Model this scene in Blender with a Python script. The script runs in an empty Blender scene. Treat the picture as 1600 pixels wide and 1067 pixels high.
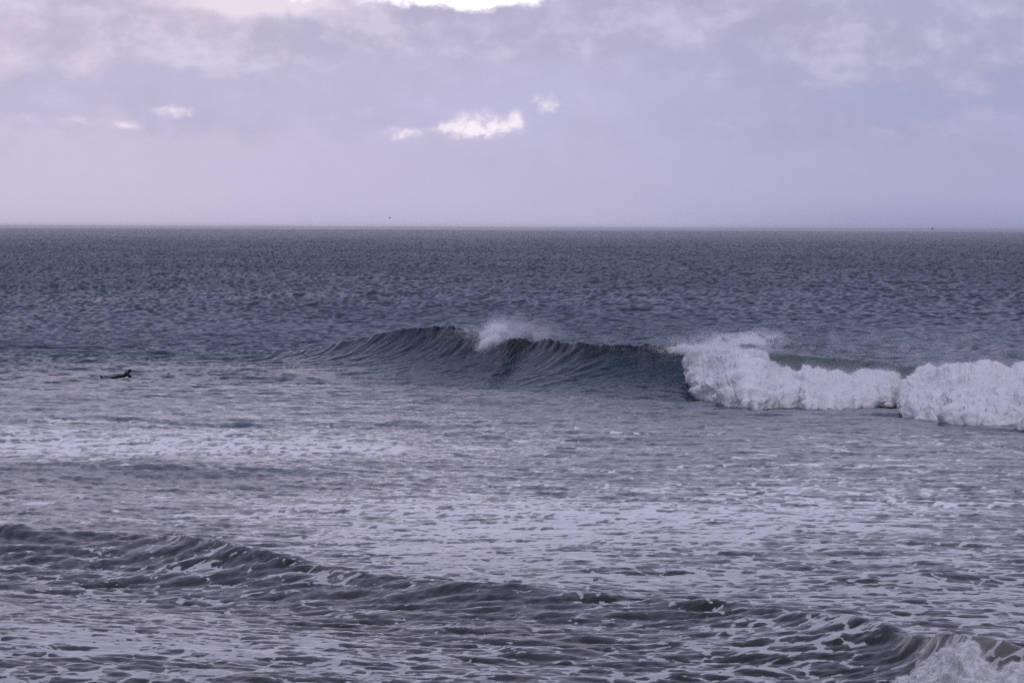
import bpy, bmesh, math, random
import numpy as np
from mathutils import Vector, Matrix

random.seed(7)
rng = np.random.default_rng(11)
S = bpy.context.scene
C = S.collection

# ------------------------------------------------------------------ camera
CAM_H = 8.8           # metres above mean sea level
FPX = 6000.0          # focal length in pixels of a 1600 px wide frame (135 mm lens)
cam_d = bpy.data.cameras.new('camera')
cam_d.sensor_width = 36.0
cam_d.lens = FPX * 36.0 / 1600.0
cam_d.clip_start = 0.5
cam_d.clip_end = 120000.0
cam = bpy.data.objects.new('camera', cam_d)
C.objects.link(cam)
PITCH = math.atan(176.7 / FPX)
ROLL = math.radians(0.215)
cam.matrix_world = (Matrix.Translation((0, 0, CAM_H)) @ Matrix.Rotation(math.pi / 2 - PITCH, 4, 'X')
                    @ Matrix.Rotation(ROLL, 4, 'Z'))
S.camera = cam

# ------------------------------------------------------------------ exposure and sampling
S.view_settings.view_transform = 'Standard'
S.view_settings.look = 'None'
S.view_settings.exposure = 0.0
S.view_settings.gamma = 1.0
S.view_settings.use_curve_mapping = False
S.render.engine = 'CYCLES'
S.cycles.use_denoising = False
S.cycles.max_bounces = 8
S.cycles.diffuse_bounces = 5
S.cycles.glossy_bounces = 3
S.cycles.sample_clamp_indirect = 1.5

SUN_EL = math.radians(72)
SUN_AZ = math.radians(168)      # measured from the view axis (+Y) towards +X

# ------------------------------------------------------------------ small node language
class E:
    """a float socket with arithmetic"""
    def __init__(s, nt, sock): s.nt, s.k = nt, sock
    def _m(s, op, *a):
        n = s.nt.nodes.new('ShaderNodeMath'); n.operation = op
        for i, v in enumerate((s,) + a):
            if isinstance(v, E): s.nt.links.new(v.k, n.inputs[i])
            else: n.inputs[i].default_value = v
        return E(s.nt, n.outputs[0])
    def __add__(s, o): return s._m('ADD', o)
    __radd__ = __add__
    def __sub__(s, o): return s._m('SUBTRACT', o)
    def __rsub__(s, o): return (s * -1.0) + o
    def __mul__(s, o): return s._m('MULTIPLY', o)
    __rmul__ = __mul__
    def __truediv__(s, o): return s._m('DIVIDE', o)
    def pw(s, o): return s._m('POWER', o)
    def f(s, op, *a): return s._m(op, *a)
    def clamp(s): return s._m('MAXIMUM', 0.0)._m('MINIMUM', 1.0)
    def step(s, a, b):
        n = s.nt.nodes.new('ShaderNodeMapRange'); n.interpolation_type = 'SMOOTHSTEP'
        s.nt.links.new(s.k, n.inputs[0])
        for i, v in ((1, a), (2, b)):
            if isinstance(v, E): s.nt.links.new(v.k, n.inputs[i])
            else: n.inputs[i].default_value = v
        return E(s.nt, n.outputs[0])

def vec(nt, x, y, z=0.0):
    n = nt.nodes.new('ShaderNodeCombineXYZ')
    for i, v in enumerate((x, y, z)):
        if isinstance(v, E): nt.links.new(v.k, n.inputs[i])
        else: n.inputs[i].default_value = v
    return n.outputs[0]

def noise(nt, v, scale, detail=3.0, rough=0.5, dist=0.0):
    n = nt.nodes.new('ShaderNodeTexNoise')
    nt.links.new(v, n.inputs['Vector'])
    n.inputs['Scale'].default_value = scale; n.inputs['Detail'].default_value = detail
    n.inputs['Roughness'].default_value = rough; n.inputs['Distortion'].default_value = dist
    return n

def mixc(nt, f, a, b):
    n = nt.nodes.new('ShaderNodeMix'); n.data_type = 'RGBA'
    for sock, v in ((n.inputs[0], f), (n.inputs[6], a), (n.inputs[7], b)):
        if isinstance(v, E): nt.links.new(v.k, sock)
        elif isinstance(v, (tuple, list)): sock.default_value = (*v, 1.0)
        elif isinstance(v, (int, float)): sock.default_value = v
        else: nt.links.new(v, sock)
    return n.outputs[2]

# ------------------------------------------------------------------ sky: overcast cloud over a Nishita sky
W = bpy.data.worlds.new('World'); S.world = W; W.use_nodes = True
nt = W.node_tree; nt.nodes.clear()
out = nt.nodes.new('ShaderNodeOutputWorld'); bg = nt.nodes.new('ShaderNodeBackground')
SKY_STRENGTH = 0.1
bg.inputs[1].default_value = SKY_STRENGTH
nt.links.new(bg.outputs[0], out.inputs[0])
sky = nt.nodes.new('ShaderNodeTexSky'); sky.sky_type = 'NISHITA'; sky.sun_disc = False
sky.sun_elevation = SUN_EL; sky.sun_rotation = SUN_AZ
tc = nt.nodes.new('ShaderNodeTexCoord')
sep = nt.nodes.new('ShaderNodeSeparateXYZ'); nt.links.new(tc.outputs['Generated'], sep.inputs[0])
dx, dy, dz = (E(nt, sep.outputs[i]) for i in range(3))
U = dx.f('ARCTAN2', dy) * FPX                  # azimuth and elevation of the direction, 6000 units to the radian
V = dz.f('ARCSINE') * FPX
nA = noise(nt, vec(nt, U / 420.0, V / 110.0), 1.0, 6, 0.55, 0.3)
nB = noise(nt, vec(nt, U / 120.0 + 7.3, V / 60.0), 1.0, 6, 0.55, 0.2)
nC = noise(nt, vec(nt, U / 30.0 + 3.1, V / 22.0), 1.0, 8, 0.66, 0.4)
nD = noise(nt, vec(nt, U / 150.0 + 31.0, V / 400.0), 1.0, 3, 0.5)
nE_ = noise(nt, vec(nt, U / 45.0 + 3.1, V / 40.0), 1.0, 5, 0.6, 0.3)
fA, fB, fC, fD, fE = (E(nt, n.outputs[0]) for n in (nA, nB, nC, nD, nE_))
nW = noise(nt, vec(nt, U / 34.0, V / 30.0), 1.0, 7, 0.62)
sw = nt.nodes.new('ShaderNodeSeparateColor'); nt.links.new(nW.outputs['Color'], sw.inputs[0])
wU, wV = E(nt, sw.outputs[0]) - 0.5, E(nt, sw.outputs[1]) - 0.5
lr = (U + (fA - 0.5) * 500.0).step(-900.0, 950.0)
low = mixc(nt, lr.step(0.0, 0.55), (0.570, 0.525, 0.700), (0.505, 0.478, 0.672))
low = mixc(nt, lr.step(0.45, 1.0), low, (0.335, 0.345, 0.550))
mid = mixc(nt, lr.step(0.0, 0.55), (0.530, 0.498, 0.682), (0.520, 0.495, 0.705))
mid = mixc(nt, lr.step(0.45, 1.0), mid, (0.382, 0.398, 0.600))
# the far cloud bank above the horizon, with lumpy tops
bank = (fD - 0.5) * 170.0 + (fE - 0.5) * 60.0 + 165.0
bmask = (V + wV * 16.0 - bank).step(8.0, -34.0) * 0.9
lowhaze = V.step(180.0, 10.0)
col = mixc(nt, lowhaze, mid, low)
bankcol = mixc(nt, lr, (0.600, 0.553, 0.715), (0.432, 0.418, 0.625))
col = mixc(nt, bmask * V.step(0.0, 60.0) * 0.85, col, bankcol)
# ragged grey cloud sheet higher up
sheet = ((V - 235.0) / 130.0 + (fA - 0.5) * 3.2 + (fB - 0.5) * 1.1).step(-0.3, 0.5)
shcol = mixc(nt, lr, (0.525, 0.490, 0.640), (0.425, 0.408, 0.590))
shcol = mixc(nt, (fB + (fE - 0.5) * 0.5).step(0.40, 0.72), shcol, mixc(nt, lr, (0.655, 0.605, 0.755), (0.520, 0.500, 0.685)))
col = mixc(nt, sheet * 0.95, col, shcol)
mott = (1.0 + ((fB - 0.5) * 0.13 + (fA - 0.5) * 0.26 + (fE - 0.5) * 0.10) * V.step(15.0, 150.0))
ms = nt.nodes.new('ShaderNodeVectorMath'); ms.operation = 'SCALE'
nt.links.new(col, ms.inputs[0]); nt.links.new(mott.k, ms.inputs['Scale']); col = ms.outputs[0]
# sunlit cloudlets and brighter torn edges
def blob(px, py, rx, ry, s):
    k = 0.35 + 0.012 * min(rx, 45)
    a = (U + wU * (62.0 * k) - (px - 800.0)) / rx; b = (V + wV * (44.0 * k) - (356.8 + (px - 800) * 0.00375 - py)) / ry
    return (a * a + b * b).f('MULTIPLY', -1.0).f('EXPONENT') * s
def total(l):
    t = blob(*l[0])
    for q in l[1:]: t = t + blob(*q)
    return t
bright = total([(735, 204, 44, 13, 1.0), (748, 188, 28, 18, 0.9), (803, 187, 17, 15, 0.95), (700, 199, 26, 14, 0.5), (772, 200, 36, 14, 0.75),
                (622, 209, 30, 11, 0.95), (668, 207, 26, 7, 0.42), (851, 163, 22, 18, 1.0), (848, 210, 30, 8, 0.28)])
soft = total([(40, 188, 70, 16, 0.35), (480, 186, 90, 16, 0.25), (560, 172, 40, 14, 0.25), (235, 180, 90, 12, 0.25), (1250, 190, 60, 20, 0.2), (980, 205, 80, 16, 0.2), (274, 174, 30, 10, 0.75), (203, 199, 26, 9, 0.85), (130, 191, 28, 9, 0.5), (1135, 195, 60, 28, 0.33),
              (1375, 210, 30, 16, 0.42), (1480, 205, 70, 16, 0.36)])
torn = total([(400, 6, 150, 20, 1.5), (300, 38, 90, 20, 0.45), (8, 108, 55, 40, 0.55), (25, 45, 70, 30, 0.4), (135, 102, 50, 26, 0.5), (270, 95, 90, 20, 0.35), (1500, 138, 48, 22, 0.4), (1590, 100, 60, 8, 0.4),
              (1180, 113, 90, 7, 0.25)])
cmask = (bright * (fC * 2.6 - 0.55)).step(0.10, 1.25)
col = mixc(nt, cmask, col, (0.95, 0.87, 0.96))
col = mixc(nt, (soft * (fC * 2.4 - 0.3)).step(0.12, 1.1), col, mixc(nt, lr, (0.86, 0.76, 0.88), (0.62, 0.60, 0.80)))
col = mixc(nt, (torn * (0.15 + fB * 1.7)).step(0.12, 1.2) * 0.9, col, mixc(nt, lr, (0.90, 0.79, 0.88), (0.60, 0.565, 0.745)))
# thin spot in the overcast where the sun comes nearest to breaking through
gap = total([(735, -42, 190, 64, 1.5), (420, -42, 170, 50, 0.95)])
col = mixc(nt, (gap + (fB - 0.5) * 0.45 + (fE - 0.5) * 0.22).step(0.52, 0.92), col, (1.55, 1.42, 1.50))
# plain overcast above and around the part in view; dark sea colour below the horizon
col = mixc(nt, V.step(700.0, 2600.0).f('MAXIMUM', U.f('ABSOLUTE').step(1300.0, 5000.0)), col, mixc(nt, fA, (0.345, 0.35, 0.545), (0.395, 0.39, 0.585)))
col = mixc(nt, V.step(-5.0, -60.0), col, (0.09, 0.095, 0.13))
sc_ = nt.nodes.new('ShaderNodeVectorMath'); sc_.operation = 'SCALE'
nt.links.new(col, sc_.inputs[0]); sc_.inputs['Scale'].default_value = 1.0 / SKY_STRENGTH
nt.links.new(mixc(nt, 0.004, sc_.outputs[0], sky.outputs[0]), bg.inputs[0])

sun_d = bpy.data.lights.new('sun', 'SUN'); sun_d.energy = 0.75; sun_d.angle = math.radians(80); sun_d.color = (0.98, 0.94, 1.0)
sun = bpy.data.objects.new('sun', sun_d); C.objects.link(sun)
sdir = Vector((math.sin(SUN_AZ) * math.cos(SUN_EL), math.cos(SUN_AZ) * math.cos(SUN_EL), math.sin(SUN_EL)))
sun.rotation_euler = sdir.to_track_quat('Z', 'Y').to_euler()

# ------------------------------------------------------------------ numpy noise and ocean spectra
def smooth(a, b, x):
    t = np.clip((x - a) / (b - a), 0, 1); return t * t * (3 - 2 * t)

_tab = rng.random(65536).astype(np.float32)
def vnoise(x, y, z, seed=0):
    ix, iy, iz = (np.floor(v).astype(np.int64) for v in (x, y, z))
    fx, fy, fz = x - ix, y - iy, z - iz
    fx, fy, fz = (v * v * v * (v * (v * 6 - 15) + 10) for v in (fx, fy, fz))
    def h(a, b, c): return _tab[((a * 73856093) ^ (b * 19349663) ^ (c * 83492791) ^ (seed * 2654435)) & 65535]
    r = 0
    for a in (0, 1):
        for b in (0, 1):
            for c in (0, 1):
                r = r + h(ix + a, iy + b, iz + c) * (fx if a else 1 - fx) * (fy if b else 1 - fy) * (fz if c else 1 - fz)
    return r
def fbm(x, y, z, oct=4, seed=0, gain=0.5):
    x, y, z = (np.asarray(v, float) for v in (x, y, z))
    r, a, t = 0, 1.0, 0
    for o in range(oct):
        r = r + a * vnoise(x * 2.03 ** o + 17.1 * o, y * 2.03 ** o + 5.3 * o, z * 2.03 ** o, seed + o); t += a; a *= gain
    return r / t

def ocean(N, L, lmin, lpeak, lmax, ang, spread, rms, seed):
    """one tile of a wind sea: height and the two horizontal (choppy) displacements"""
    g = np.random.default_rng(seed)
    k = np.fft.fftfreq(N, L / N) * 2 * np.pi
    kx, ky = np.meshgrid(k, k, indexing='ij'); K = np.hypot(kx, ky); K[0, 0] = 1
    lam = 2 * np.pi / K
    P = K ** -3.4 * np.exp(-(lam / lpeak) ** 2 * 0.5) * ((lam > lmin) & (lam < lmax))
    c = (kx * math.cos(ang) + ky * math.sin(ang)) / K
    P *= np.abs(c) ** spread * 0.9 + 0.06
    P[0, 0] = 0
    Hk = np.sqrt(P) * (g.normal(size=(N, N)) + 1j * g.normal(size=(N, N)))
    h = np.fft.ifft2(Hk).real; s = rms / h.std()
    return (h * s, np.fft.ifft2(-1j * kx / K * Hk).real * s, np.fft.ifft2(-1j * ky / K * Hk).real * s,
            np.fft.ifft2(1j * kx * Hk).real * s, np.fft.ifft2(1j * ky * Hk).real * s, L / N)

def sample(tile, x, y):
    N = tile[0].shape[0]; cell = tile[-1]
    fx, fy = x / cell, y / cell
    ix, iy = np.floor(fx).astype(np.int64), np.floor(fy).astype(np.int64)
    fx, fy = fx - ix, fy - iy
    ix0, iy0, ix1, iy1 = ix % N, iy % N, (ix + 1) % N, (iy + 1) % N
    w = ((1 - fx) * (1 - fy), fx * (1 - fy), (1 - fx) * fy, fx * fy)
    return [w[0] * t[ix0, iy0] + w[1] * t[ix1, iy0] + w[2] * t[ix0, iy1] + w[3] * t[ix1, iy1] for t in tile[:-1]]

TOSHORE = -math.pi / 2 - 0.25
tileA = ocean(512, 431.0, 9.0, 40.0, 120.0, TOSHORE + 0.1, 4, 0.10, 1)
tileB = ocean(512, 97.0, 0.7, 2.6, 14.0, TOSHORE - 0.25, 5, 0.040, 2)
tileC = ocean(512, 21.3, 0.2, 0.75, 2.6, TOSHORE + 0.15, 9, 0.019, 3)

# ------------------------------------------------------------------ the two waves: where their crests run
HY = lambda u: 353.8 + 0.00375 * u        # level of the eye in the photograph, for measuring
def curve(us, vs, sig=14.0):
    g = np.arange(-1500, 3400, 2.0)
    v = np.interp(g, us, vs)
    k = np.exp(-0.5 * (np.arange(-60, 61) * 2.0 / sig) ** 2); k /= k.sum()
    v = np.convolve(np.pad(v, 60, mode='edge'), k, mode='valid')
    return lambda u: np.interp(u, g, v)

d1 = curve([0, 250, 400, 520, 690, 800, 900, 1000, 1100, 1200, 1300, 1400, 1500, 1600, 1800, 2300],
           [285, 268, 256, 247, 236, 227, 217, 213.5, 211.5, 208, 205.5, 203, 195, 189, 180, 170], 40)
y1 = curve([300, 400, 520, 600, 660, 690, 720, 760, 800, 850, 900, 1000, 1060, 1100, 1200, 1300, 1400, 1500, 1600, 1800, 2000],
           [556, 550, 538, 528, 518, 515, 519, 526, 529, 536, 544, 547, 545, 547, 556, 563, 569, 573, 578, 590, 602], 9)
w1 = curve([200, 520, 690, 900, 1060, 1150, 1300, 1400, 1500, 1700], [18, 15, 13, 13, 10, 8.5, 7.5, 7.5, 11, 10], 30)
ov1 = curve([560, 680, 760, 900, 1000, 1060, 1150, 1500, 1900], [0.0, 0.55, 0.75, 0.5, 0.5, 0.8, 1.0, 0.9, 0.6], 20)
amp1 = lambda u: smooth(320, 610, u) * (1 - smooth(1900, 2300, u))
z1 = lambda u: np.maximum((CAM_H - (y1(u) - HY(u)) * d1(u) / FPX) * amp1(u), 0.0)

d2 = curve([-300, 0, 200, 400, 600, 800, 1000, 1150, 1300, 1400, 1500, 1600, 1900], [110, 104.9, 103.2, 97, 91.8, 88.2, 86, 84.2, 80.5, 77.0, 72, 70.5, 66], 34)
y2 = curve([-300, 0, 100, 200, 300, 400, 500, 600, 700, 800, 900, 1000, 1100, 1150, 1250, 1300, 1400, 1440, 1500, 1560, 1600, 1700, 1900],
           [810, 825, 829, 832, 845, 865, 884, 902, 915, 926, 936, 945, 955, 959, 976, 986, 1013, 1017, 1006, 1013, 1022, 1040, 1080], 10)
w2 = curve([0, 400, 900, 1300, 1420, 1500], [9.0, 8.6, 8.6, 8.0, 5.5, 4.2], 60)
amp2 = lambda u: smooth(-700, -250, u) * (1 - smooth(1900, 2300, u))
z2 = lambda u: np.maximum((CAM_H - (y2(u) - HY(u)) * d2(u) / FPX) * amp2(u), 0.0)

SURF = ((186.5 - 800) / FPX * CAM_H * FPX / (588 - HY(190)), CAM_H * FPX / (588 - HY(190)))
def wave_profile(t, back, width_back, k=0.45, q=7.0):
    tt = np.clip(t, 0, 1)
    front = (1 - k) * (1 - tt) ** 2 + k * np.exp(-q * tt) * (1 - tt)
    bk = (1 + (np.minimum(back, 0) / width_back) ** 2) ** -1.6
    return np.where(back >= 0, front, bk)

def sea(phi, r):
    """displaced position, foam cover, aeration and wave membership of the sea at polar position phi, r"""
    X0, Y0 = r * np.sin(phi), r * np.cos(phi)
    u = np.where(np.abs(phi) < 1.2, np.tan(np.clip(phi, -1.2, 1.2)) * FPX + 800, 99999.0)
    inview = (np.abs(u) < 3000)
    v = np.where(Y0 > 1, CAM_H * FPX / np.maximum(Y0, 1), 9999.0)       # depression in 6000ths of a radian
    z = np.zeros_like(r); ox = np.zeros_like(r); oy = np.zeros_like(r)
    # main wave
    zc = np.where(inview, z1(u), 0); s1 = d1(u) - Y0; t1 = s1 / w1(u)
    g1 = wave_profile(t1, s1, 6.0, 0.5, 7.0)
    g1 = np.where(s1 < 0, 0.86 * g1 + 0.14 * np.exp(np.minimum(s1, 0) / 0.6), g1)      # a sharp crest
    lumps = (fbm(X0 * 1.3, Y0 * 1.1, 0 * X0, 4, 5, 0.6) - 0.5)
    rag = smooth(600, 690, u) * (1 - smooth(1120, 1200, u)) * smooth(0.55, 0.95, g1)
    z += (zc + 0.2) * g1 * np.minimum(zc / 0.3, 1) + rag * lumps * 0.42
    z -= 0.22 * np.exp(-((t1 - 1.08) / 0.32) ** 2) * np.minimum(zc, 1)
    face = np.where(s1 > -0.6, (1 - smooth(0.55, 1.25, t1)), 0) * np.minimum(zc / 1.2, 1)
    crest1 = np.clip((g1 - 0.68) / 0.32, 0, 1) ** 1.5
    oy -= np.where(inview, ov1(u), 0) * crest1 * (0.85 + 0.6 * lumps) * np.minimum(zc / 1.0, 1)
    # streaks drawn up the face of the wave
    hh = zc * g1 - 0.06 * s1
    a = X0 * 0.40 - hh * 0.92; b = X0 * 0.92 + hh * 0.40
    fm = face > 0.01
    a = a + 0.9 * (fbm(X0 * 0.35, Y0 * 0.13, 0 * X0, 3, 41) - 0.5)
    st = np.zeros_like(X0)
    st[fm] = fbm(a[fm] * 1.3, b[fm] * 0.30, 0 * a[fm], 5, 31, 0.62) - 0.5
    st = st * (0.35 + 1.3 * smooth(0.35, 0.65, fbm(X0 * 0.22 + 3, Y0 * 0.08, 0 * X0, 3, 43)))
    z += face * st * 0.06; oy -= face * st * 0.13 * smooth(0.05, 0.5, g1) * (1 - 0.8 * smooth(0.5, 0.85, g1))
    # wave near the shore
    zc2 = np.where(inview, z2(u), 0); s2 = d2(u) - Y0; t2 = s2 / w2(u)
    g2 = wave_profile(t2, s2, 3.0, 0.25, 5.0)
    lump2 = fbm(X0 * 0.9 + 0.3 * Y0, Y0 * 0.8, 0 * X0, 5, 9, 0.6) - 0.5
    z += (zc2 + 0.15) * g2 * np.minimum(zc2 / 0.3, 1) + smooth(0.3, 1, g2) * lump2 * 0.14 * (zc2 > 0)
    z -= 0.12 * np.exp(-((t2 - 1.1) / 0.4) ** 2) * np.minimum(zc2, 1)
    face2 = np.where(s2 > -0.8, 1 - smooth(0.9, 1.7, t2), 0) * np.minimum(zc2 / 0.5, 1)
    # low ridges between them
    for (uc, vc, su, sv, h, sl) in ((290, 378, 260, 7, 0.20, 0.02), (430, 398, 200, 6, 0.16, -0.03), (1420, 545, 190, 9, 0.20, -0.04),
                                    (760, 555, 220, 9, 0.15, 0.03), (160, 300, 300, 6, 0.2, 0.0), (1150, 330, 300, 8, 0.12, 0.02)):
        z += h * np.exp(-((u - uc) / su) ** 2 - ((v - vc - sl * (u - uc)) / sv) ** 2)
    # wind sea
    calm = (1 - 0.25 * face) * (1 - 0.75 * np.exp(-((X0 - SURF[0]) / 2.0) ** 2 - ((Y0 - SURF[1]) / 3.0) ** 2))
    A = sample(tileA, X0, Y0); B = sample(tileB, X0 + 0.13 * Y0, Y0 - 0.13 * X0); Bf = sample(tileB, X0 * 1.0, Y0 * 1.2)
    wf = smooth(220, 420, r); B = [p * (1 - wf) + q_ * wf for p, q_ in zip(B, Bf)]; Cc = sample(tileC, X0 * 0.97 - 0.23 * Y0, 0.97 * Y0 + 0.23 * X0)
    near = smooth(140, 85, Y0)
    kA = np.where(r > 12, 1.0, 0) * (1 + 0.9 * smooth(300, 900, r)); kB = calm * (0.36 + 0.64 * smooth(95, 220, r) + 0.42 * face2 + 0.15 * near + 0.5 * smooth(260, 420, r)); kC = calm * (1 - smooth(230, 420, r)) * (1 + 0.35 * face2) * (1 - 0.25 * near)
    z += kA * A[0] + kB * B[0] + kC * Cc[0]
    ch = 1 - smooth(300, 600, r)
    ox += ch * (0.8 * kA * A[1] + 1.15 * kB * B[1] + 1.05 * kC * Cc[1])
    oy += ch * (0.8 * kA * A[2] + 1.15 * kB * B[2] + 1.05 * kC * Cc[2])
    # foam cover left on the water
    foam = 0.30 * smooth(250, 345, v) + 0.06 * smooth(380, 560, v)
    for (uc, yc, su, sv, h) in ((150, 690, 360, 36, 0.36), (560, 700, 200, 16, 0.22), (800, 850, 370, 60, 0.33), (740, 795, 400, 40, 0.16), (1330, 800, 330, 60, 0.24),
                                (1250, 990, 260, 28, 0.12), (160, 1020, 330, 40, 0.22), (700, 1055, 260, 18, 0.12), (1250, 1050, 160, 25, 0.1), (1500, 930, 180, 60, 0.12),
                                (900, 1020, 110, 26, -0.12), (780, 985, 380, 48, -0.16), (200, 870, 300, 26, -0.06), (1365, 1060, 70, 20, -0.3), (1050, 1000, 160, 20, -0.06), (200, 750, 320, 25, -0.14), (500, 740, 260, 22, -0.08),
                                (1350, 650, 330, 20, -0.34), (1340, 1010, 70, 16, 0.1), (1400, 905, 160, 12, -0.1), (1300, 915, 330, 30, 0.06), (850, 965, 380, 30, -0.12)):
        foam = foam + h * np.exp(-((u - uc) / su) ** 2 - ((v + HY(u) - yc) / sv) ** 2)
    foam = foam * (1 - 0.95 * smooth(0.05, 0.3, face)) + face2 * (-0.05 + 0.14 * smooth(350, 1250, u) - 0.10 * (1 - smooth(0.15, 0.5, t2)))
    foam = np.clip(foam, 0, 1)
    aer = smooth(1150, 1215, u) * (1 - smooth(1470, 1520, u)) * smooth(0.5, 0.8, g1) * (s1 > -3) * 0.9
    aer2 = np.exp(-((u - 1540) / 75) ** 2) * smooth(0.5, 0.9, g2) * (s2 > -1.0) * 0.8
    lipgreen = smooth(0.45, 0.85, g1) * smooth(640, 700, u) * (1 - smooth(1120, 1180, u)) * (s1 > -1.5)
    m1 = (t1 < 1.0) & (s1 > -8) & (zc > 0.35)
    m2 = (t2 < 1.0) & (s2 > -3.5) & (zc2 > 0.25)
    # slopes of the wind sea itself, for the far water where the mesh is coarser than the waves
    tear = smooth(0.06, 0.26, kB * B[4] + kC * Cc[4])               # foam tears open on the steep little fronts
    foam = np.clip(foam - 0.40 * tear * (0.75 + 0.25 * smooth(86, 112, r)), 0, 1)
    sx = kA * A[3] + 1.6 * B[3] + 0.5 * kC * Cc[3]; sy = (1.0 + 0.7 * wf) * kA * A[4] + 2.3 * B[4] + 0.5 * kC * Cc[4]
    farw = smooth(150, 290, r) * (1 - np.where((zc > 0.3) & (s1 > -14) & (t1 < 1.3), 1, 0))
    sy = np.sqrt(sy ** 2 + 0.11 ** 2) * (1 - 0.62 * smooth(500, 5000, r)) * farw + sy * (1 - farw)      # only the sides of far waves turned to the shore show
    return X0 + ox, Y0 + oy, z, foam, np.maximum(aer, aer2), lipgreen, m1, m2, np.stack([-sx, -sy, np.ones_like(sx)], 1), farw

# ------------------------------------------------------------------ the sheet of sea, finest where it is looked at
R0, R1 = 60.0, 20000.0
cols = np.linspace(math.atan(-0.166), math.atan(0.166), 1200)
side = cols[-1] + np.cumsum(np.geomspace(0.0006, 0.25, 40)); side = side[side < math.pi - 0.02]
cols = np.concatenate([-side[::-1], cols, side])
NC = len(cols)
NR = 1120
q = np.geomspace(R0, R1, 7000)
dens = CAM_H * 3840.0 / q ** 2 * 1.55 + 0.35 * np.minimum(1.0, (400 / q) ** 2) * (q > 250) * CAM_H * 3840 / 250 ** 2 + 0.012 * np.minimum(1, 900 / q) ** 1.7
Rg = np.empty((NC, NR))
uu = np.where(np.abs(cols) < 1.2, np.tan(np.clip(cols, -1.2, 1.2)) * FPX + 800, 99999.0)
for i in range(NC):
    w = dens.copy()
    if abs(uu[i]) < 4000:
        c1 = d1(uu[i]) / math.cos(cols[i])
        w = w + smooth(4000, 2600, abs(uu[i])) * (11.0 * np.exp(-((q - c1 + 2.0) / 3.5) ** 2) + 4.5 * np.exp(-((q - c1 + 6) / 7) ** 2))
    cum = np.concatenate([[0], np.cumsum(0.5 * (w[1:] + w[:-1]) * np.diff(q))])
    Rg[i] = np.interp(np.linspace(0, cum[-1], NR), cum, q)
inner = np.geomspace(2.0, R0 * 0.985, 36)
Rg = np.concatenate([np.repeat(inner[None], NC, 0), Rg], 1); NR = Rg.shape[1]
PH = np.repeat(cols[:, None], NR, 1)
res = sea(PH.ravel(), Rg.ravel())
co = np.stack(res[:3], 1).reshape(NC, NR, 3)
# vertex normals of the whole sheet, so that pieces cut from it shade without a seam
da = np.empty_like(co); db = np.empty_like(co)
da[1:-1] = co[2:] - co[:-2]; da[0] = co[1] - co[0]; da[-1] = co[-1] - co[-2]
db[:, 1:-1] = co[:, 2:] - co[:, :-2]; db[:, 0] = co[:, 1] - co[:, 0]; db[:, -1] = co[:, -1] - co[:, -2]
nr = np.cross(da, db); nr /= np.linalg.norm(nr, axis=2, keepdims=True) + 1e-12
fs = (res[8] / np.linalg.norm(res[8], axis=1, keepdims=True)).reshape(NC, NR, 3); fw = res[9].reshape(NC, NR, 1)
nr = nr * (1 - fw) + fs * fw; nr /= np.linalg.norm(nr, axis=2, keepdims=True)
cov = co.reshape(-1, 3).astype(np.float32); nrv = nr.reshape(-1, 3).astype(np.float32)
idx = np.arange(NC * NR).reshape(NC, NR)
quads = np.stack([idx[:-1, :-1], idx[1:, :-1], idx[1:, 1:], idx[:-1, 1:]], 2).reshape(-1, 4)
m1 = res[6].reshape(NC, NR)[:-1, :-1].ravel(); m2 = res[7].reshape(NC, NR)[:-1, :-1].ravel()

def grid_mesh(name, verts, faces, attrs=(), flip=False):
    me = bpy.data.meshes.new(name)
    me.vertices.add(len(verts)); me.vertices.foreach_set('co', np.ascontiguousarray(verts, np.float32).ravel())
    n = len(faces)
    if n:
        f = np.ascontiguousarray(faces[:, ::-1] if flip else faces, np.int32)
        me.loops.add(n * 4); me.loops.foreach_set('vertex_index', f.ravel())
        me.polygons.add(n); me.polygons.foreach_set('loop_start', np.arange(0, n * 4, 4, dtype=np.int32))
    for an, kind, val in attrs:
        a = me.attributes.new(an, kind, 'POINT')
        a.data.foreach_set('vector' if kind == 'FLOAT_VECTOR' else 'value', np.ascontiguousarray(val, np.float32).ravel())
    me.update(calc_edges=True)
    if n: me.shade_smooth()
    return me

def cut(name, mask):
    f = quads[mask]; used = np.unique(f); remap = np.zeros(NC * NR, np.int64); remap[used] = np.arange(len(used))
    me = grid_mesh(name, cov[used], remap[f], (('nrm', 'FLOAT_VECTOR', nrv[used]), ('foam', 'FLOAT', res[3][used]),
                                               ('aer', 'FLOAT', res[4][used]), ('lip', 'FLOAT', res[5][used])))
    o = bpy.data.objects.new(name, me); C.objects.link(o); return o

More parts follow.
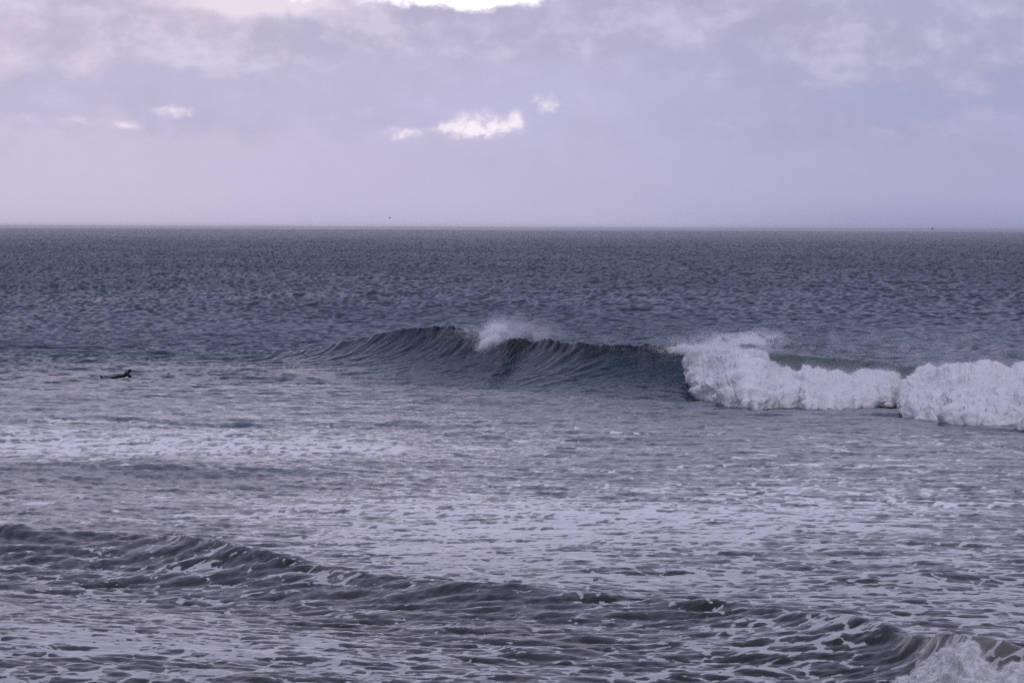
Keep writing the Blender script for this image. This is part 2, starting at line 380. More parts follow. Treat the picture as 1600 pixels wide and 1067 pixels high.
# ------------------------------------------------------------------ water and foam materials
def water_material():
    m = bpy.data.materials.new('sea_water'); m.use_nodes = True
    nt = m.node_tree; nt.nodes.clear()
    o = nt.nodes.new('ShaderNodeOutputMaterial')
    geo = nt.nodes.new('ShaderNodeNewGeometry')
    sp = nt.nodes.new('ShaderNodeSeparateXYZ'); nt.links.new(geo.outputs['Position'], sp.inputs[0])
    x, y, z = (E(nt, sp.outputs[i]) for i in range(3))
    def att(n, o='Fac'):
        a = nt.nodes.new('ShaderNodeAttribute'); a.attribute_name = n; return a.outputs[o]
    dist = (x * x + y * y).f('SQRT')
    foam, aer, lip = (E(nt, att(n)) for n in ('foam', 'aer', 'lip'))
    # ripples too small for the mesh, as slopes
    pos = vec(nt, x, y, z)
    n1 = noise(nt, vec(nt, x * 1.0, y * 1.9, z), 1.5, 4, 0.62)
    n2 = noise(nt, vec(nt, x * 0.6, y * 1.9, z), 6.5, 4, 0.65)
    n3 = noise(nt, vec(nt, x * 0.33, y * 0.8, z * 0.5), 0.45, 3, 0.55)
    gust = E(nt, noise(nt, vec(nt, x * 0.012, y * 0.0045), 1.0, 4, 0.55).outputs[0]).step(0.35, 0.68)
    def slope(n, k):
        s = nt.nodes.new('ShaderNodeVectorMath'); s.operation = 'MULTIPLY_ADD'
        nt.links.new(n.outputs['Color'], s.inputs[0]); s.inputs[1].default_value = (k[0], k[1], 0); s.inputs[2].default_value = (-k[0] / 2, -k[1] / 2, 0)
        return s.outputs[0]
    def vscale(a, f):
        s = nt.nodes.new('ShaderNodeVectorMath'); s.operation = 'SCALE'; nt.links.new(a, s.inputs[0])
        if isinstance(f, E): nt.links.new(f.k, s.inputs['Scale'])
        else: s.inputs['Scale'].default_value = f
        return s.outputs[0]
    def vadd(a, b):
        s = nt.nodes.new('ShaderNodeVectorMath'); s.operation = 'ADD'; nt.links.new(a, s.inputs[0]); nt.links.new(b, s.inputs[1]); return s.outputs[0]
    far = dist.step(150.0, 420.0)
    rip = vadd(vscale(slope(n1, (0.30, 0.42)), 0.55 + far * 0.2), vscale(slope(n2, (0.34, 0.40)), 2.0 - far * 1.3))
    rip = vscale(rip, 0.6 + gust * 0.6)
    rip = vadd(rip, vec(nt, 0.0, dist.step(75.0, 230.0) * (1.0 - dist.step(500.0, 5000.0) * 0.7) * (gust * -0.09 - 0.01) - dist.step(120.0, 85.0) * 0.05))
    nsep = nt.nodes.new('ShaderNodeSeparateXYZ'); nt.links.new(att('nrm', 'Vector'), nsep.inputs[0])
    rip = vscale(rip, E(nt, nsep.outputs[2]).clamp().pw(1.5))
    nn = nt.nodes.new('ShaderNodeVectorMath'); nn.operation = 'NORMALIZE'
    nt.links.new(vadd(att('nrm', 'Vector'), rip), nn.inputs[0])
    w = nt.nodes.new('ShaderNodeBsdfPrincipled')
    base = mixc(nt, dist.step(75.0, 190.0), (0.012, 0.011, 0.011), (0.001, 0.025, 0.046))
    base = mixc(nt, lip * 0.8, base, (0.002, 0.014, 0.016))
    base = mixc(nt, aer, base, mixc(nt, dist.step(90.0, 150.0), (0.17, 0.155, 0.135), (0.19, 0.255, 0.245)))
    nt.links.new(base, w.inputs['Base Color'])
    w.inputs['IOR'].default_value = 1.333
    nt.links.new((0.10 + dist.step(120.0, 900.0) * 0.22).k, w.inputs['Roughness'])
    nt.links.new(nn.outputs[0], w.inputs['Normal'])
    # foam: patches broken into lace
    warp = noise(nt, pos, 0.9, 3, 0.55)
    wv = vadd(pos, vscale(slope(warp, (1.6, 1.6)), 0.8))
    p1 = E(nt, noise(nt, wv, 0.75, 6, 0.64).outputs[0])
    p2 = E(nt, noise(nt, wv, 3.6, 5, 0.62).outputs[0])
    vo = nt.nodes.new('ShaderNodeTexVoronoi'); vo.feature = 'DISTANCE_TO_EDGE'; nt.links.new(wv, vo.inputs['Vector']); vo.inputs['Scale'].default_value = 1.05
    lace = E(nt, vo.outputs['Distance']).step(0.13, 0.0)
    pat = p1 * 0.62 + p2 * 0.30 + lace * (0.09 + dist.step(112.0, 92.0) * 0.17) + 0.02
    p3 = E(nt, noise(nt, wv, 15.0, 3, 0.6).outputs[0])
    p4 = E(nt, noise(nt, vec(nt, x * 0.09, y * 0.40), 1.0, 4, 0.6).outputs[0])
    pat = pat + (p3 - 0.5) * 0.22 + (p4 - 0.5) * 0.55 + (E(nt, noise(nt, vec(nt, x * 0.55, y * 2.2, 4.0), 1.0, 5, 0.65).outputs[0]) - 0.5) * 0.40 + (p1 - 0.5) * 0.3
    pn = E(nt, noise(nt, wv, 0.34, 4, 0.6).outputs[0])
    pat = pat + (pn - 0.5) * 0.45 * dist.step(118.0, 86.0)
    thr = 0.82 - foam * 0.62
    soft_ = dist.step(85.0, 120.0) * 0.060 + 0.018
    fac = pat.step(thr - soft_, thr + soft_) * foam.step(0.01, 0.08)
    thin = pat.step(thr - 0.22, thr + 0.06) * foam.step(0.02, 0.2) * (0.16 + dist.step(88.0, 125.0) * 0.26)
    fac = fac.f('MAXIMUM', thin) * (0.34 + p2 * 0.22 + dist.step(88.0, 130.0) * 0.42).clamp()
    d = nt.nodes.new('ShaderNodeBsdfDiffuse')
    nt.links.new(mixc(nt, p2, (0.80, 0.79, 0.79), (0.90, 0.895, 0.90)), d.inputs[0])
    fn = nt.nodes.new('ShaderNodeVectorMath'); fn.operation = 'NORMALIZE'
    nt.links.new(vadd(att('nrm', 'Vector'), vscale(slope(n2, (0.5, 0.5)), 1.0)), fn.inputs[0]); nt.links.new(fn.outputs[0], d.inputs['Normal'])
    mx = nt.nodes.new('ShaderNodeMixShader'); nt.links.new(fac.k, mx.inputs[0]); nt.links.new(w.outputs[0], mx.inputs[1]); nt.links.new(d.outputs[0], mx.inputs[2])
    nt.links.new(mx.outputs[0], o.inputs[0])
    return m

def white_material(name, col, trans, grain=0.0, dark=None):
    m = bpy.data.materials.new(name); m.use_nodes = True
    nt = m.node_tree; nt.nodes.clear()
    o = nt.nodes.new('ShaderNodeOutputMaterial')
    d = nt.nodes.new('ShaderNodeBsdfDiffuse'); t = nt.nodes.new('ShaderNodeBsdfTranslucent')
    mx = nt.nodes.new('ShaderNodeMixShader'); mx.inputs[0].default_value = trans
    if dark:
        geo = nt.nodes.new('ShaderNodeNewGeometry')
        f = E(nt, noise(nt, geo.outputs['Position'], grain, 5, 0.6).outputs[0]).step(0.42, 0.62)
        c = mixc(nt, f, dark, col); nt.links.new(c, d.inputs[0]); nt.links.new(c, t.inputs[0])
    else:
        d.inputs[0].default_value = t.inputs[0].default_value = (*col, 1)
    nt.links.new(d.outputs[0], mx.inputs[1]); nt.links.new(t.outputs[0], mx.inputs[2]); nt.links.new(mx.outputs[0], o.inputs[0])
    return m

M_WATER = water_material()
M_FOAM = white_material('white_foam', (0.90, 0.90, 0.91), 0.2, 1.6, (0.84, 0.84, 0.85))
M_SHOREFOAM = white_material('shore_foam', (0.80, 0.79, 0.78), 0.15, 5.5, (0.50, 0.49, 0.45))
M_SPRAY = white_material('spray_drops', (0.95, 0.95, 0.96), 0.45)

def tag(o, label=None, cat=None, group=None, kind=None):
    for k, v in (('label', label), ('category', cat), ('group', group), ('kind', kind)):
        if v: o[k] = v
    return o

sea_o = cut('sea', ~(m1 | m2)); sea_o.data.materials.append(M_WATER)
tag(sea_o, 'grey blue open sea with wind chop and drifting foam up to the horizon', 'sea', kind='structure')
wave1 = cut('breaking_wave', m1); wave1.data.materials.append(M_WATER)
tag(wave1, 'tall dark wave with green lip, breaking into white water on its right', 'wave', 'waves rolling to shore')
wave2 = cut('shore_wave', m2); wave2.data.materials.append(M_WATER)
tag(wave2, 'low foam streaked wave in the foreground, nearest to the shore', 'wave', 'waves rolling to shore')

# ------------------------------------------------------------------ drops of spray: one point per drop
def drops_group():
    g = bpy.data.node_groups.new('drops', 'GeometryNodeTree')
    g.interface.new_socket('Geometry', in_out='INPUT', socket_type='NodeSocketGeometry')
    g.interface.new_socket('Geometry', in_out='OUTPUT', socket_type='NodeSocketGeometry')
    i = g.nodes.new('NodeGroupInput'); o = g.nodes.new('NodeGroupOutput')
    mp = g.nodes.new('GeometryNodeMeshToPoints'); na = g.nodes.new('GeometryNodeInputNamedAttribute'); na.data_type = 'FLOAT'; na.inputs[0].default_value = 'rad'
    sm = g.nodes.new('GeometryNodeSetMaterial'); sm.inputs['Material'].default_value = M_SPRAY
    g.links.new(i.outputs[0], mp.inputs[0]); g.links.new(na.outputs[0], mp.inputs['Radius']); g.links.new(mp.outputs[0], sm.inputs[0]); g.links.new(sm.outputs[0], o.inputs[0])
    return g
DROPS = drops_group()
def drops(name, p, rad, parent):
    me = grid_mesh(name, p, np.zeros((0, 4), int), (('rad', 'FLOAT', rad),))
    me.materials.append(M_SPRAY)
    o = bpy.data.objects.new(name, me); C.objects.link(o); o.parent = parent
    md = o.modifiers.new('drops', 'NODES'); md.node_group = DROPS
    o['kind'] = 'stuff'
    return o

def at(u, d): return (u - 800) / FPX * d

def whitewater(name, us, top, bot, dtop, dbot, parent, mat, nu, nv, amp, ndrops, label, scale=1.0, zadd=0.0, seed=0, drop_r=(0.004, 0.011), reach=0.11):
    """a roll of broken water: a lumpy body lying against the wave, with drops thrown off its surface"""
    U_ = np.linspace(us[0], us[-1], nu); ty = np.interp(U_, us, top); by = np.interp(U_, us, bot)
    by = by + (fbm(U_ / 16, 0 * U_, 0 * U_, 2, seed + 90) - 0.5) * 6 * min(1, scale + 0.2); ty = ty + (fbm(U_ / 26, 0 * U_, 0 * U_, 2, seed + 91) - 0.5) * 10 * scale
    dt = dtop(U_); dbm = dbot(U_, by)
    zt = CAM_H - (ty - HY(U_)) * dt / FPX
    zb = CAM_H - (by - HY(U_)) * dbm / FPX - 0.22 * scale
    vv = np.linspace(0, 1, nv)
    def surf(u, v):
        a = lambda q: np.interp(u, U_, q)
        t = np.clip(v / 0.72, 0, 1); k = np.clip((v - 0.72) / 0.28, 0, 1)
        d = a(dbm) + (a(dt) - a(dbm)) * t ** 1.5 + k * 2.2 * scale
        z = a(zb) + (a(zt) - a(zb)) * (1 - (1 - t) ** 1.55) - k ** 1.6 * (a(zt) - a(zb)) * 0.9
        x = at(u, d)
        return np.stack([x, d, z], -1)
    ug, vg = np.meshgrid(U_, vv, indexing='ij')
    p = surf(ug, vg)
    def norm(P):
        a_ = np.gradient(P, axis=0); b_ = np.gradient(P, axis=1); n = np.cross(a_, b_); return n / (np.linalg.norm(n, axis=-1, keepdims=True) + 1e-9)
    n = norm(p)
    env = np.minimum(1, np.minimum(vg / 0.10 + 0.25, 1)) * np.clip(np.minimum(ug - us[0], us[-1] - ug) / 12 + 0.2, 0, 1)
    f = fbm(p[..., 0] / (0.85 * scale), p[..., 1] / (1.3 * scale), p[..., 2] / (0.75 * scale), 5, seed + 3, 0.58)
    bil = 1 - np.abs(2 * fbm(p[..., 0] / (0.5 * scale) + 9, p[..., 1] / (0.8 * scale), p[..., 2] / (0.45 * scale), 4, seed + 7, 0.55) - 1) * 2.2
    big = fbm(p[..., 0] / (2.0 * scale), p[..., 1] / (3.0 * scale), p[..., 2] / (1.5 * scale), 2, seed + 13) - 0.5
    disp = (big * 4.0 + (f - 0.5) * 2.4 + (bil - 0.6) * 0.45) * amp * env
    p = p + n * disp[..., None]
    p[..., 2] += zadd
    ids = np.arange(nu * nv).reshape(nu, nv)
    fq = np.stack([ids[:-1, :-1], ids[1:, :-1], ids[1:, 1:], ids[:-1, 1:]], 2).reshape(-1, 4)
    me = grid_mesh(name, p.reshape(-1, 3), fq); me.materials.append(mat)
    o = bpy.data.objects.new(name, me); C.objects.link(o); o.parent = parent
    if label: o['label'] = label
    # drops: hop off the surface, thicker in gusts, most at the top edge and the toe
    n2 = norm(p)
    g = np.random.default_rng(seed + 50)
    i = g.integers(0, nu - 1, ndrops); j = (g.random(ndrops) * (nv - 1) * 0.86).astype(int)
    a, b = g.random((2, ndrops, 1))
    P = p[i, j] * (1 - a) * (1 - b) + p[i + 1, j] * a * (1 - b) + p[i, j + 1] * (1 - a) * b + p[i + 1, j + 1] * a * b
    gust = fbm(P[:, 0] / (0.45 * scale), P[:, 1] / scale, P[:, 2] / (0.45 * scale), 3, seed + 21)
    vj = j / nv
    ln = g.exponential(1.0, ndrops) * reach * (0.25 + 2.4 * np.clip(gust - 0.38, 0, 1) * 2) * (0.5 + 0.6 * np.exp(-((vj - 0.70) / 0.16) ** 2) + 0.5 * np.exp(-(vj / 0.08) ** 2))
    dirv = n2[i, j] * 0.7 + np.stack([0.10 + 0.25 * g.normal(size=ndrops), 0.15 + 0.2 * g.normal(size=ndrops), 0.45 + 0.3 * g.normal(size=ndrops)], 1)
    toe = np.exp(-(vj / 0.07) ** 2)[:, None]
    dirv = dirv * (1 - toe) + np.array([[-0.35, -0.8, -0.05]]) * toe * 1.6
    P = P + dirv * ln[:, None]
    rad = g.uniform(*drop_r, ndrops) / (1 + 1.2 * ln / max(reach, 1e-3)) ** 0.6
    dr = drops('spray', P, rad, o)
    return o

dbase = lambda u, y: 8.75 * FPX / (y - HY(u)) - 0.3
uA = [1066, 1074, 1085, 1100, 1130, 1160, 1185, 1205, 1218, 1240, 1265, 1285, 1305, 1350, 1390, 1412, 1426]
tA = [594, 578, 565, 555, 546, 541, 551, 568, 581, 578, 569, 573, 587, 591, 588, 595, 610]
bA = [600, 606, 612, 620, 627, 632, 634, 631, 630, 632, 633, 634, 634, 632, 629, 626, 624]
whitewater('whitewater', uA, tA, bA, lambda u: d1(u) - 2.6, dbase, wave1, M_FOAM, 560, 170, 0.42, 420000,
           'left mass of white water tumbling beside the dark wave face', seed=1)
uB = [1408, 1420, 1436, 1455, 1490, 1512, 1550, 1600, 1660, 1720, 1800]
tB = [640, 612, 593, 579, 571, 573, 580, 579, 583, 590, 600]
bB = [646, 650, 652, 655, 661, 664, 665, 669, 672, 676, 682]
whitewater('whitewater', uB, tB, bB, lambda u: d1(u) - 3.4, dbase, wave1, M_FOAM, 480, 170, 0.44, 400000,
           'right mass of white water in front of the other, reaching the frame edge', seed=2)

# mist and thrown water along the crest
def plume(n, u0, y0, su, sy, d, sd, lean, rad, seed, cut_y=None):
    n *= 4; rad = (rad[0] * 0.5, rad[1] * 0.5)
    g = np.random.default_rng(seed)
    yy = g.normal(size=n) * sy; uu_ = u0 + g.normal(size=n) * su - yy * lean; dd = d + g.normal(size=n) * sd
    k = fbm(uu_ / 14, yy / 9, dd / 3, 4, seed) > g.uniform(0.36, 0.60, n)
    uu_, yy, dd = uu_[k], yy[k], dd[k]
    z = CAM_H - (y0 + yy - HY(uu_)) * dd / FPX
    keep = z > 0.1
    return np.stack([at(uu_, dd), dd, z], 1)[keep], g.uniform(rad[0], rad[1], n)[k][keep]
parts = []
parts.append(plume(12000, 772, 524, 11, 9, 226.5, 0.5, 0.5, (0.010, 0.022), 1))
parts.append(plume(7000, 764, 536, 6, 5, 224.6, 0.4, 0.9, (0.010, 0.024), 2))
parts.append(plume(15000, 790, 512, 30, 10, 229.5, 1.5, 0.3, (0.006, 0.013), 3))
parts.append(plume(10000, 830, 522, 34, 9, 228, 1.5, 0.0, (0.006, 0.012), 4))
parts.append(plume(5000, 735, 522, 22, 3, 231, 0.8, 0.0, (0.006, 0.013), 5))
parts.append(plume(8000, 1080, 545, 22, 4, 206, 0.6, 0.0, (0.008, 0.02), 6))
parts.append(plume(9000, 1095, 538, 40, 9, 208, 1.0, 0.0, (0.006, 0.012), 7))
parts.append(plume(100000, 1300, 540, 190, 20, 207, 3.0, 0.0, (0.003, 0.007), 8))
parts.append(plume(16000, 1160, 533, 34, 9, 203, 1.0, 0.0, (0.006, 0.016), 9))
parts.append(plume(80000, 1520, 552, 110, 20, 197, 3.0, 0.0, (0.003, 0.007), 10))
# flecks breaking off along the lip
g = np.random.default_rng(77); nl = 1600
ul = g.uniform(690, 1075, nl); dl = d1(ul) - ov1(ul) * 0.9 + g.normal(size=nl) * 0.25
zl = z1(ul) + 0.12 + np.abs(g.normal(size=nl)) * 0.09 - 0.1
kl = fbm(ul / 9, dl * 0, 0 * dl, 3, 4) > g.uniform(0.5, 0.72, nl)
parts.append((np.stack([at(ul, dl), dl, zl], 1)[kl], g.uniform(0.005, 0.012, nl)[kl]))
drops('crest_spray', np.concatenate([p for p, r in parts]), np.concatenate([r for p, r in parts]), wave1)

# broken water at the near wave
uC = [1404, 1425, 1450, 1480, 1510, 1535, 1560, 1600, 1660, 1720]
tC = [1066, 1048, 1030, 1015, 1014, 1030, 1040, 1034, 1040, 1052]
bC = [1090, 1096, 1104, 1112, 1118, 1122, 1126, 1130, 1136, 1142]
whitewater('whitewater', uC, tC, bC, lambda u: d2(u) - 1.1, lambda u, y: 8.75 * FPX / (y - HY(u)), wave2, M_SHOREFOAM, 420, 170, 0.13, 260000,
           'churned white water in the bottom right corner', 0.40, seed=5, drop_r=(0.0015, 0.0045), reach=0.035)

# ------------------------------------------------------------------ surfer lying on a board
def sea_height(X, Y):
    d2_ = (cov[:, 0] - X) ** 2 + (cov[:, 1] - Y) ** 2
    near = d2_ < 0.6 ** 2
    return float(np.median(cov[near, 2]))
SX, SY = SURF
SZ = sea_height(SX, SY) + 0.05
PLACE = Matrix.Translation((SX, SY, SZ)) @ Matrix.Rotation(math.radians(5), 4, 'Z') @ Matrix.Rotation(math.radians(-3.5), 4, 'Y') @ Matrix.Scale(1.1, 4)

def simple(name, col, rough=0.5, spec=0.5, noise_k=None):
    m = bpy.data.materials.new(name); m.use_nodes = True; nt = m.node_tree
    b = nt.nodes['Principled BSDF']; b.inputs['Roughness'].default_value = rough; b.inputs['Specular IOR Level'].default_value = spec
    geo = nt.nodes.new('ShaderNodeNewGeometry')
    f = E(nt, noise(nt, geo.outputs['Position'], noise_k or 14.0, 4, 0.6).outputs[0])
    nt.links.new(mixc(nt, f, tuple(c * 0.75 for c in col), tuple(min(1, c * 1.2) for c in col)), b.inputs['Base Color'])
    return m
M_SUIT = simple('black_neoprene', (0.006, 0.006, 0.008), 0.6, 0.25)
M_SKIN = simple('skin', (0.11, 0.065, 0.05), 0.5, 0.3)
M_HAIR = simple('dark_hair', (0.010, 0.008, 0.007), 0.55, 0.3)
M_BOARD = simple('white_board', (0.78, 0.78, 0.78), 0.25)
M_FIN = simple('dark_fin', (0.03, 0.03, 0.035), 0.4)
M_BIRD = simple('dark_plumage', (0.035, 0.035, 0.04), 0.8, 0.2)

def tube(bm, pts, rads, seg=10, flat=1.0):
    """tapered limb through pts, closed with domed ends"""
    pts = [Vector(p) for p in pts]; rings = []
    ext = [(pts[0] - (pts[1] - pts[0]).normalized() * rads[0] * 0.8, rads[0] * 0.4)] + list(zip(pts, rads)) + [(pts[-1] + (pts[-1] - pts[-2]).normalized() * rads[-1] * 0.8, rads[-1] * 0.4)]
    for i, (p, r) in enumerate(ext):
        a = ext[max(i - 1, 0)][0]; b = ext[min(i + 1, len(ext) - 1)][0]
        t = (b - a).normalized(); s = t.cross(Vector((0, 0, 1)) if abs(t.z) < 0.95 else Vector((1, 0, 0))).normalized(); w = s.cross(t)
        rings.append([bm.verts.new(p + (s * math.cos(q) * r + w * math.sin(q) * r * flat)) for q in (2 * math.pi * k / seg for k in range(seg))])
    for a, b in zip(rings, rings[1:]):
        for k in range(seg): bm.faces.new((a[k], a[(k + 1) % seg], b[(k + 1) % seg], b[k]))
    bm.faces.new(rings[0][::-1]); bm.faces.new(rings[-1])
def ball(bm, c, r):
    bmesh.ops.create_uvsphere(bm, u_segments=20, v_segments=14, radius=1.0, matrix=Matrix.Translation(c) @ Matrix.Diagonal((*r, 1)))

def link(name, bm_or_me, mat, parent=None):
    if isinstance(bm_or_me, bmesh.types.BMesh):
        bmesh.ops.recalc_face_normals(bm_or_me, faces=bm_or_me.faces)
        me = bpy.data.meshes.new(name); bm_or_me.to_mesh(me); bm_or_me.free()
    else: me = bm_or_me
    for m in (mat if isinstance(mat, (list, tuple)) else (mat,)): me.materials.append(m)
    me.shade_smooth()
    o = bpy.data.objects.new(name, me); C.objects.link(o)
    if parent: o.parent = parent
    return o

bm = bmesh.new()
# trunk: hips flat on the board, back arched, chest and head raised, looking ahead (+x)
tube(bm, [(-0.06, 0, 0.045), (0.10, 0, 0.05), (0.24, 0, 0.085), (0.38, 0, 0.15), (0.47, 0, 0.20)], [0.13, 0.135, 0.13, 0.155, 0.125], 16, 0.78)
for s in (-1, 1):
    ball(bm, (-0.05, 0.075 * s, 0.075), (0.125, 0.085, 0.085))                  # seat
    ball(bm, (0.43, 0.165 * s, 0.20), (0.085, 0.075, 0.08))                     # shoulder
    tube(bm, [(-0.05, 0.09 * s, 0.03), (-0.30, 0.10 * s, 0.0), (-0.50, 0.10 * s, -0.005), (-0.72, 0.10 * s, 0.025), (-0.90, 0.09 * s, 0.045 + 0.01 * s)], [0.088, 0.075, 0.056, 0.058, 0.038], 12)
    tube(bm, [(-0.90, 0.09 * s, 0.05), (-0.96, 0.09 * s, 0.09), (-1.01, 0.095 * s, 0.17)], [0.042, 0.044, 0.034], 10)        # heel up, toes behind
    tube(bm, [(-0.96, 0.09 * s, 0.07), (-1.08, 0.10 * s, 0.035)], [0.042, 0.026], 10, 0.7)
    el = Vector((0.50 if s < 0 else 0.60, 0.29 * s, 0.02)); wr = Vector((0.68 if s < 0 else 0.80, 0.28 * s, -0.03))
    tube(bm, [(0.43, 0.18 * s, 0.20), el.lerp(Vector((0.43, 0.18 * s, 0.20)), 0.5), el], [0.058, 0.050, 0.042], 12)
    tube(bm, [el, el.lerp(wr, 0.4), wr], [0.043, 0.040, 0.028], 12)
    f = (wr - el).normalized()
    tube(bm, [wr, wr + f * 0.05, wr + f * 0.09], [0.026, 0.034, 0.036], 10, 0.5)   # palm
    for k, ln in enumerate((0.070, 0.080, 0.074, 0.056)):
        y = (k - 1.5) * 0.021; b0 = wr + f * 0.10 + Vector((0, y, 0))
        tube(bm, [b0, b0 + f * ln * 0.5 + Vector((0, y * 0.15, -0.004)), b0 + f * ln + Vector((0, y * 0.2, -0.018))], [0.009, 0.0085, 0.007], 8)
    tb = wr + f * 0.03 + Vector((0, -0.026 * s, 0))
    tube(bm, [tb, tb + f * 0.03 + Vector((0, -0.024 * s, -0.004)), tb + f * 0.06 + Vector((0, -0.030 * s, -0.012))], [0.011, 0.010, 0.008], 8)
# neck and head with face
tube(bm, [(0.46, 0, 0.22), (0.54, 0, 0.285)], [0.064, 0.058], 12)
ball(bm, (0.585, 0, 0.335), (0.098, 0.076, 0.085)); ball(bm, (0.622, 0, 0.295), (0.062, 0.058, 0.070))
ball(bm, (0.640, 0, 0.255), (0.032, 0.034, 0.026))
tube(bm, [(0.672, 0, 0.325), (0.690, 0, 0.298)], [0.010, 0.015], 8)                # nose
ball(bm, (0.676, 0, 0.268), (0.012, 0.024, 0.006)); ball(bm, (0.672, 0, 0.258), (0.012, 0.020, 0.006))
for s in (-1, 1):
    ball(bm, (0.575, 0.077 * s, 0.315), (0.020, 0.010, 0.030))
    ball(bm, (0.668, 0.030 * s, 0.342), (0.014, 0.024, 0.009))
me = bpy.data.meshes.new('tmp'); bm.to_mesh(me); bm.free()
tmp = bpy.data.objects.new('tmp', me); C.objects.link(tmp)
md = tmp.modifiers.new('r', 'REMESH'); md.mode = 'VOXEL'; md.voxel_size = 0.0075
md2 = tmp.modifiers.new('s', 'SMOOTH'); md2.factor = 0.5; md2.iterations = 3
dg = bpy.context.evaluated_depsgraph_get()
body = bpy.data.meshes.new_from_object(tmp.evaluated_get(dg)); body.name = 'person'
bpy.data.objects.remove(tmp); bpy.data.meshes.remove(me)
person = link('person', body, (M_SUIT, M_SKIN))
nf = len(body.polygons); cen = np.empty(nf * 3, np.float32); body.polygons.foreach_get('center', cen); cen = cen.reshape(-1, 3)
skin = ((cen[:, 0] > 0.612) & (cen[:, 2] > 0.215) & (np.abs(cen[:, 1]) < 0.085) & (cen[:, 2] < 0.375)) | ((cen[:, 0] > 0.80) & (cen[:, 2] < 0.03))
body.polygons.foreach_set('material_index', skin.astype(np.int32))
person.matrix_world = PLACE
tag(person, 'person in a black wetsuit lying prone, paddling on a white surfboard', 'person')
bm = bmesh.new()
ball(bm, (0.577, 0, 0.345), (0.106, 0.086, 0.088)); 
for v in list(bm.verts):
    if v.co.x > 0.640 or v.co.z < 0.285 + max(0, v.co.x - 0.56) * 0.9: bm.verts.remove(v)
hair = link('hair', bm, M_HAIR, person)
for s in (-1, 1):
    bm = bmesh.new(); ball(bm, (0.6785, 0.030 * s, 0.336), (0.008, 0.011, 0.007)); link('eye', bm, M_HAIR, person)


bm = bmesh.new()
L0, L1 = -0.98, 0.93; rows = []
for i in range(33):
    t = i / 32; x = L0 + (L1 - L0) * t
    wd = 0.255 * (max(0, 1 - abs(2 * t - 0.94) ** 2.6 / 1.13 ** 2.6) ** 0.62) + 0.012
    zz = -0.055 + 0.105 * max(0, (t - 0.62) / 0.38) ** 2 + 0.02 * max(0, (0.2 - t) / 0.2) ** 2
    th = 0.030 * min(1, (min(t, 1 - t) / 0.12 + 0.15)) ** 0.5
    rows.append([bm.verts.new((x, wd * c, zz + th * sn * (1 if sn > 0 else 0.9))) for c, sn in ((math.copysign(abs(math.cos(a)) ** 0.7, math.cos(a)), math.copysign(abs(math.sin(a)) ** 0.9, math.sin(a))) for a in (2 * math.pi * k / 16 for k in range(16)))])
for a, b in zip(rows, rows[1:]):
    for k in range(16): bm.faces.new((a[k], a[(k + 1) % 16], b[(k + 1) % 16], b[k]))
bm.faces.new(rows[0][::-1]); bm.faces.new(rows[-1])
board = link('surfboard', bm, M_BOARD); board.matrix_world = PLACE
tag(board, 'white surfboard half awash under the person in black', 'surfboard')
for (x, y) in ((-0.86, 0), (-0.74, 0.15), (-0.74, -0.15)):
    bm = bmesh.new(); vs = []
    for yy in (-0.004, 0.004):
        vs.append([bm.verts.new((x + a, y + yy * k, -0.075 - b)) for a, b, k in ((0.06, 0, 1), (-0.05, 0, 1), (-0.085, 0.10, 0.4), (-0.065, 0.105, 0.4), (-0.01, 0.07, 0.8))])
    bm.faces.new(vs[0][::-1]); bm.faces.new(vs[1])
    for k in range(5): bm.faces.new((vs[0][k], vs[0][(k + 1) % 5], vs[1][(k + 1) % 5], vs[1][k]))
    link('fin', bm, M_FIN, board)

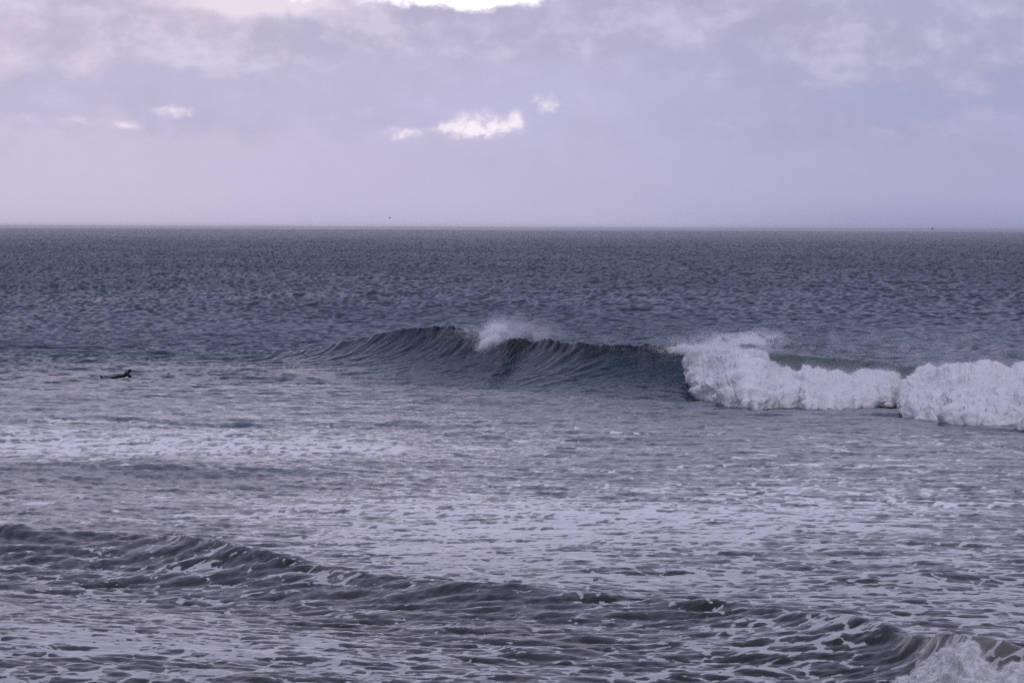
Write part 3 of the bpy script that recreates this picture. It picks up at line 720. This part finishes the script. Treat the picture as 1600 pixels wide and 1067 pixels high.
# ------------------------------------------------------------------ two far seabirds
def seabird(u, y, d, yaw, flap, label):
    bm = bmesh.new()
    tube(bm, [(-0.30, 0, 0.0), (-0.18, 0, 0.005), (0, 0, 0.01), (0.16, 0, 0.03), (0.24, 0, 0.05), (0.29, 0, 0.045)], [0.03, 0.06, 0.085, 0.065, 0.042, 0.03], 10)
    tube(bm, [(0.30, 0, 0.045), (0.37, 0, 0.032)], [0.018, 0.006], 6)
    o = link('seabird', bm, M_BIRD)
    for s in (-1, 1):
        b = bmesh.new(); ring = []
        for t, sw in ((0.0, 0.0), (0.35, 0.06), (0.62, 0.02), (1.0, -0.20)):
            yy = s * (0.05 + 0.60 * t); zz = 0.05 + math.sin(flap) * 0.6 * t * (1.15 - 0.4 * t); c = 0.20 * (1 - t) ** 0.6 + 0.02
            ring.append([b.verts.new((sw + c * 0.5, yy, zz)), b.verts.new((sw, yy, zz + 0.014 * (1.1 - t))), b.verts.new((sw - c * 0.6, yy, zz)), b.verts.new((sw, yy, zz - 0.008))])
        for p, q_ in zip(ring, ring[1:]):
            for k in range(4): b.faces.new((p[k], p[(k + 1) % 4], q_[(k + 1) % 4], q_[k]))
        b.faces.new(ring[0][::-1]); b.faces.new(ring[-1])
        link('wing', b, M_BIRD, o)
    o.location = (at(u, d), d, CAM_H - (y - HY(u)) * d / FPX); o.rotation_euler = (0.25, 0.1, yaw)
    tag(o, label, 'bird', 'seabirds far off over the horizon')
seabird(608.5, 341, 1150, 0.5, 0.8, 'tiny dark seabird above the horizon, below the brightest small cloud')
seabird(1456.5, 358.2, 1150, 2.7, 0.9, 'tiny dark seabird skimming the horizon, above the right white water')

# ------------------------------------------------------------------ sea air: thin haze over the water, out past the horizon
def haze_box(x0, x1, y0, y1, z0, z1, density):
    bm = bmesh.new(); bmesh.ops.create_cube(bm, size=1.0)
    for v in bm.verts:
        v.co = ((x0 + x1) / 2 + v.co.x * (x1 - x0), (y0 + y1) / 2 + v.co.y * (y1 - y0), (z0 + z1) / 2 + v.co.z * (z1 - z0))
    me = bpy.data.meshes.new('haze'); bm.to_mesh(me); bm.free()
    m = bpy.data.materials.new('haze'); m.use_nodes = True; nt = m.node_tree; nt.nodes.clear()
    o = nt.nodes.new('ShaderNodeOutputMaterial'); v = nt.nodes.new('ShaderNodeVolumePrincipled')
    v.inputs['Density'].default_value = density; v.inputs['Color'].default_value = (1.0, 1.0, 1.0, 1); v.inputs['Anisotropy'].default_value = 0.8
    nt.links.new(v.outputs[0], o.inputs['Volume']); me.materials.append(m)
    b = bpy.data.objects.new('haze', me); C.objects.link(b); b['kind'] = 'stuff'
haze_box(-R1 * 1.05, R1 * 1.05, -R1 * 1.05, R1 * 1.05, -4.0, 12.8, 8.0e-5)
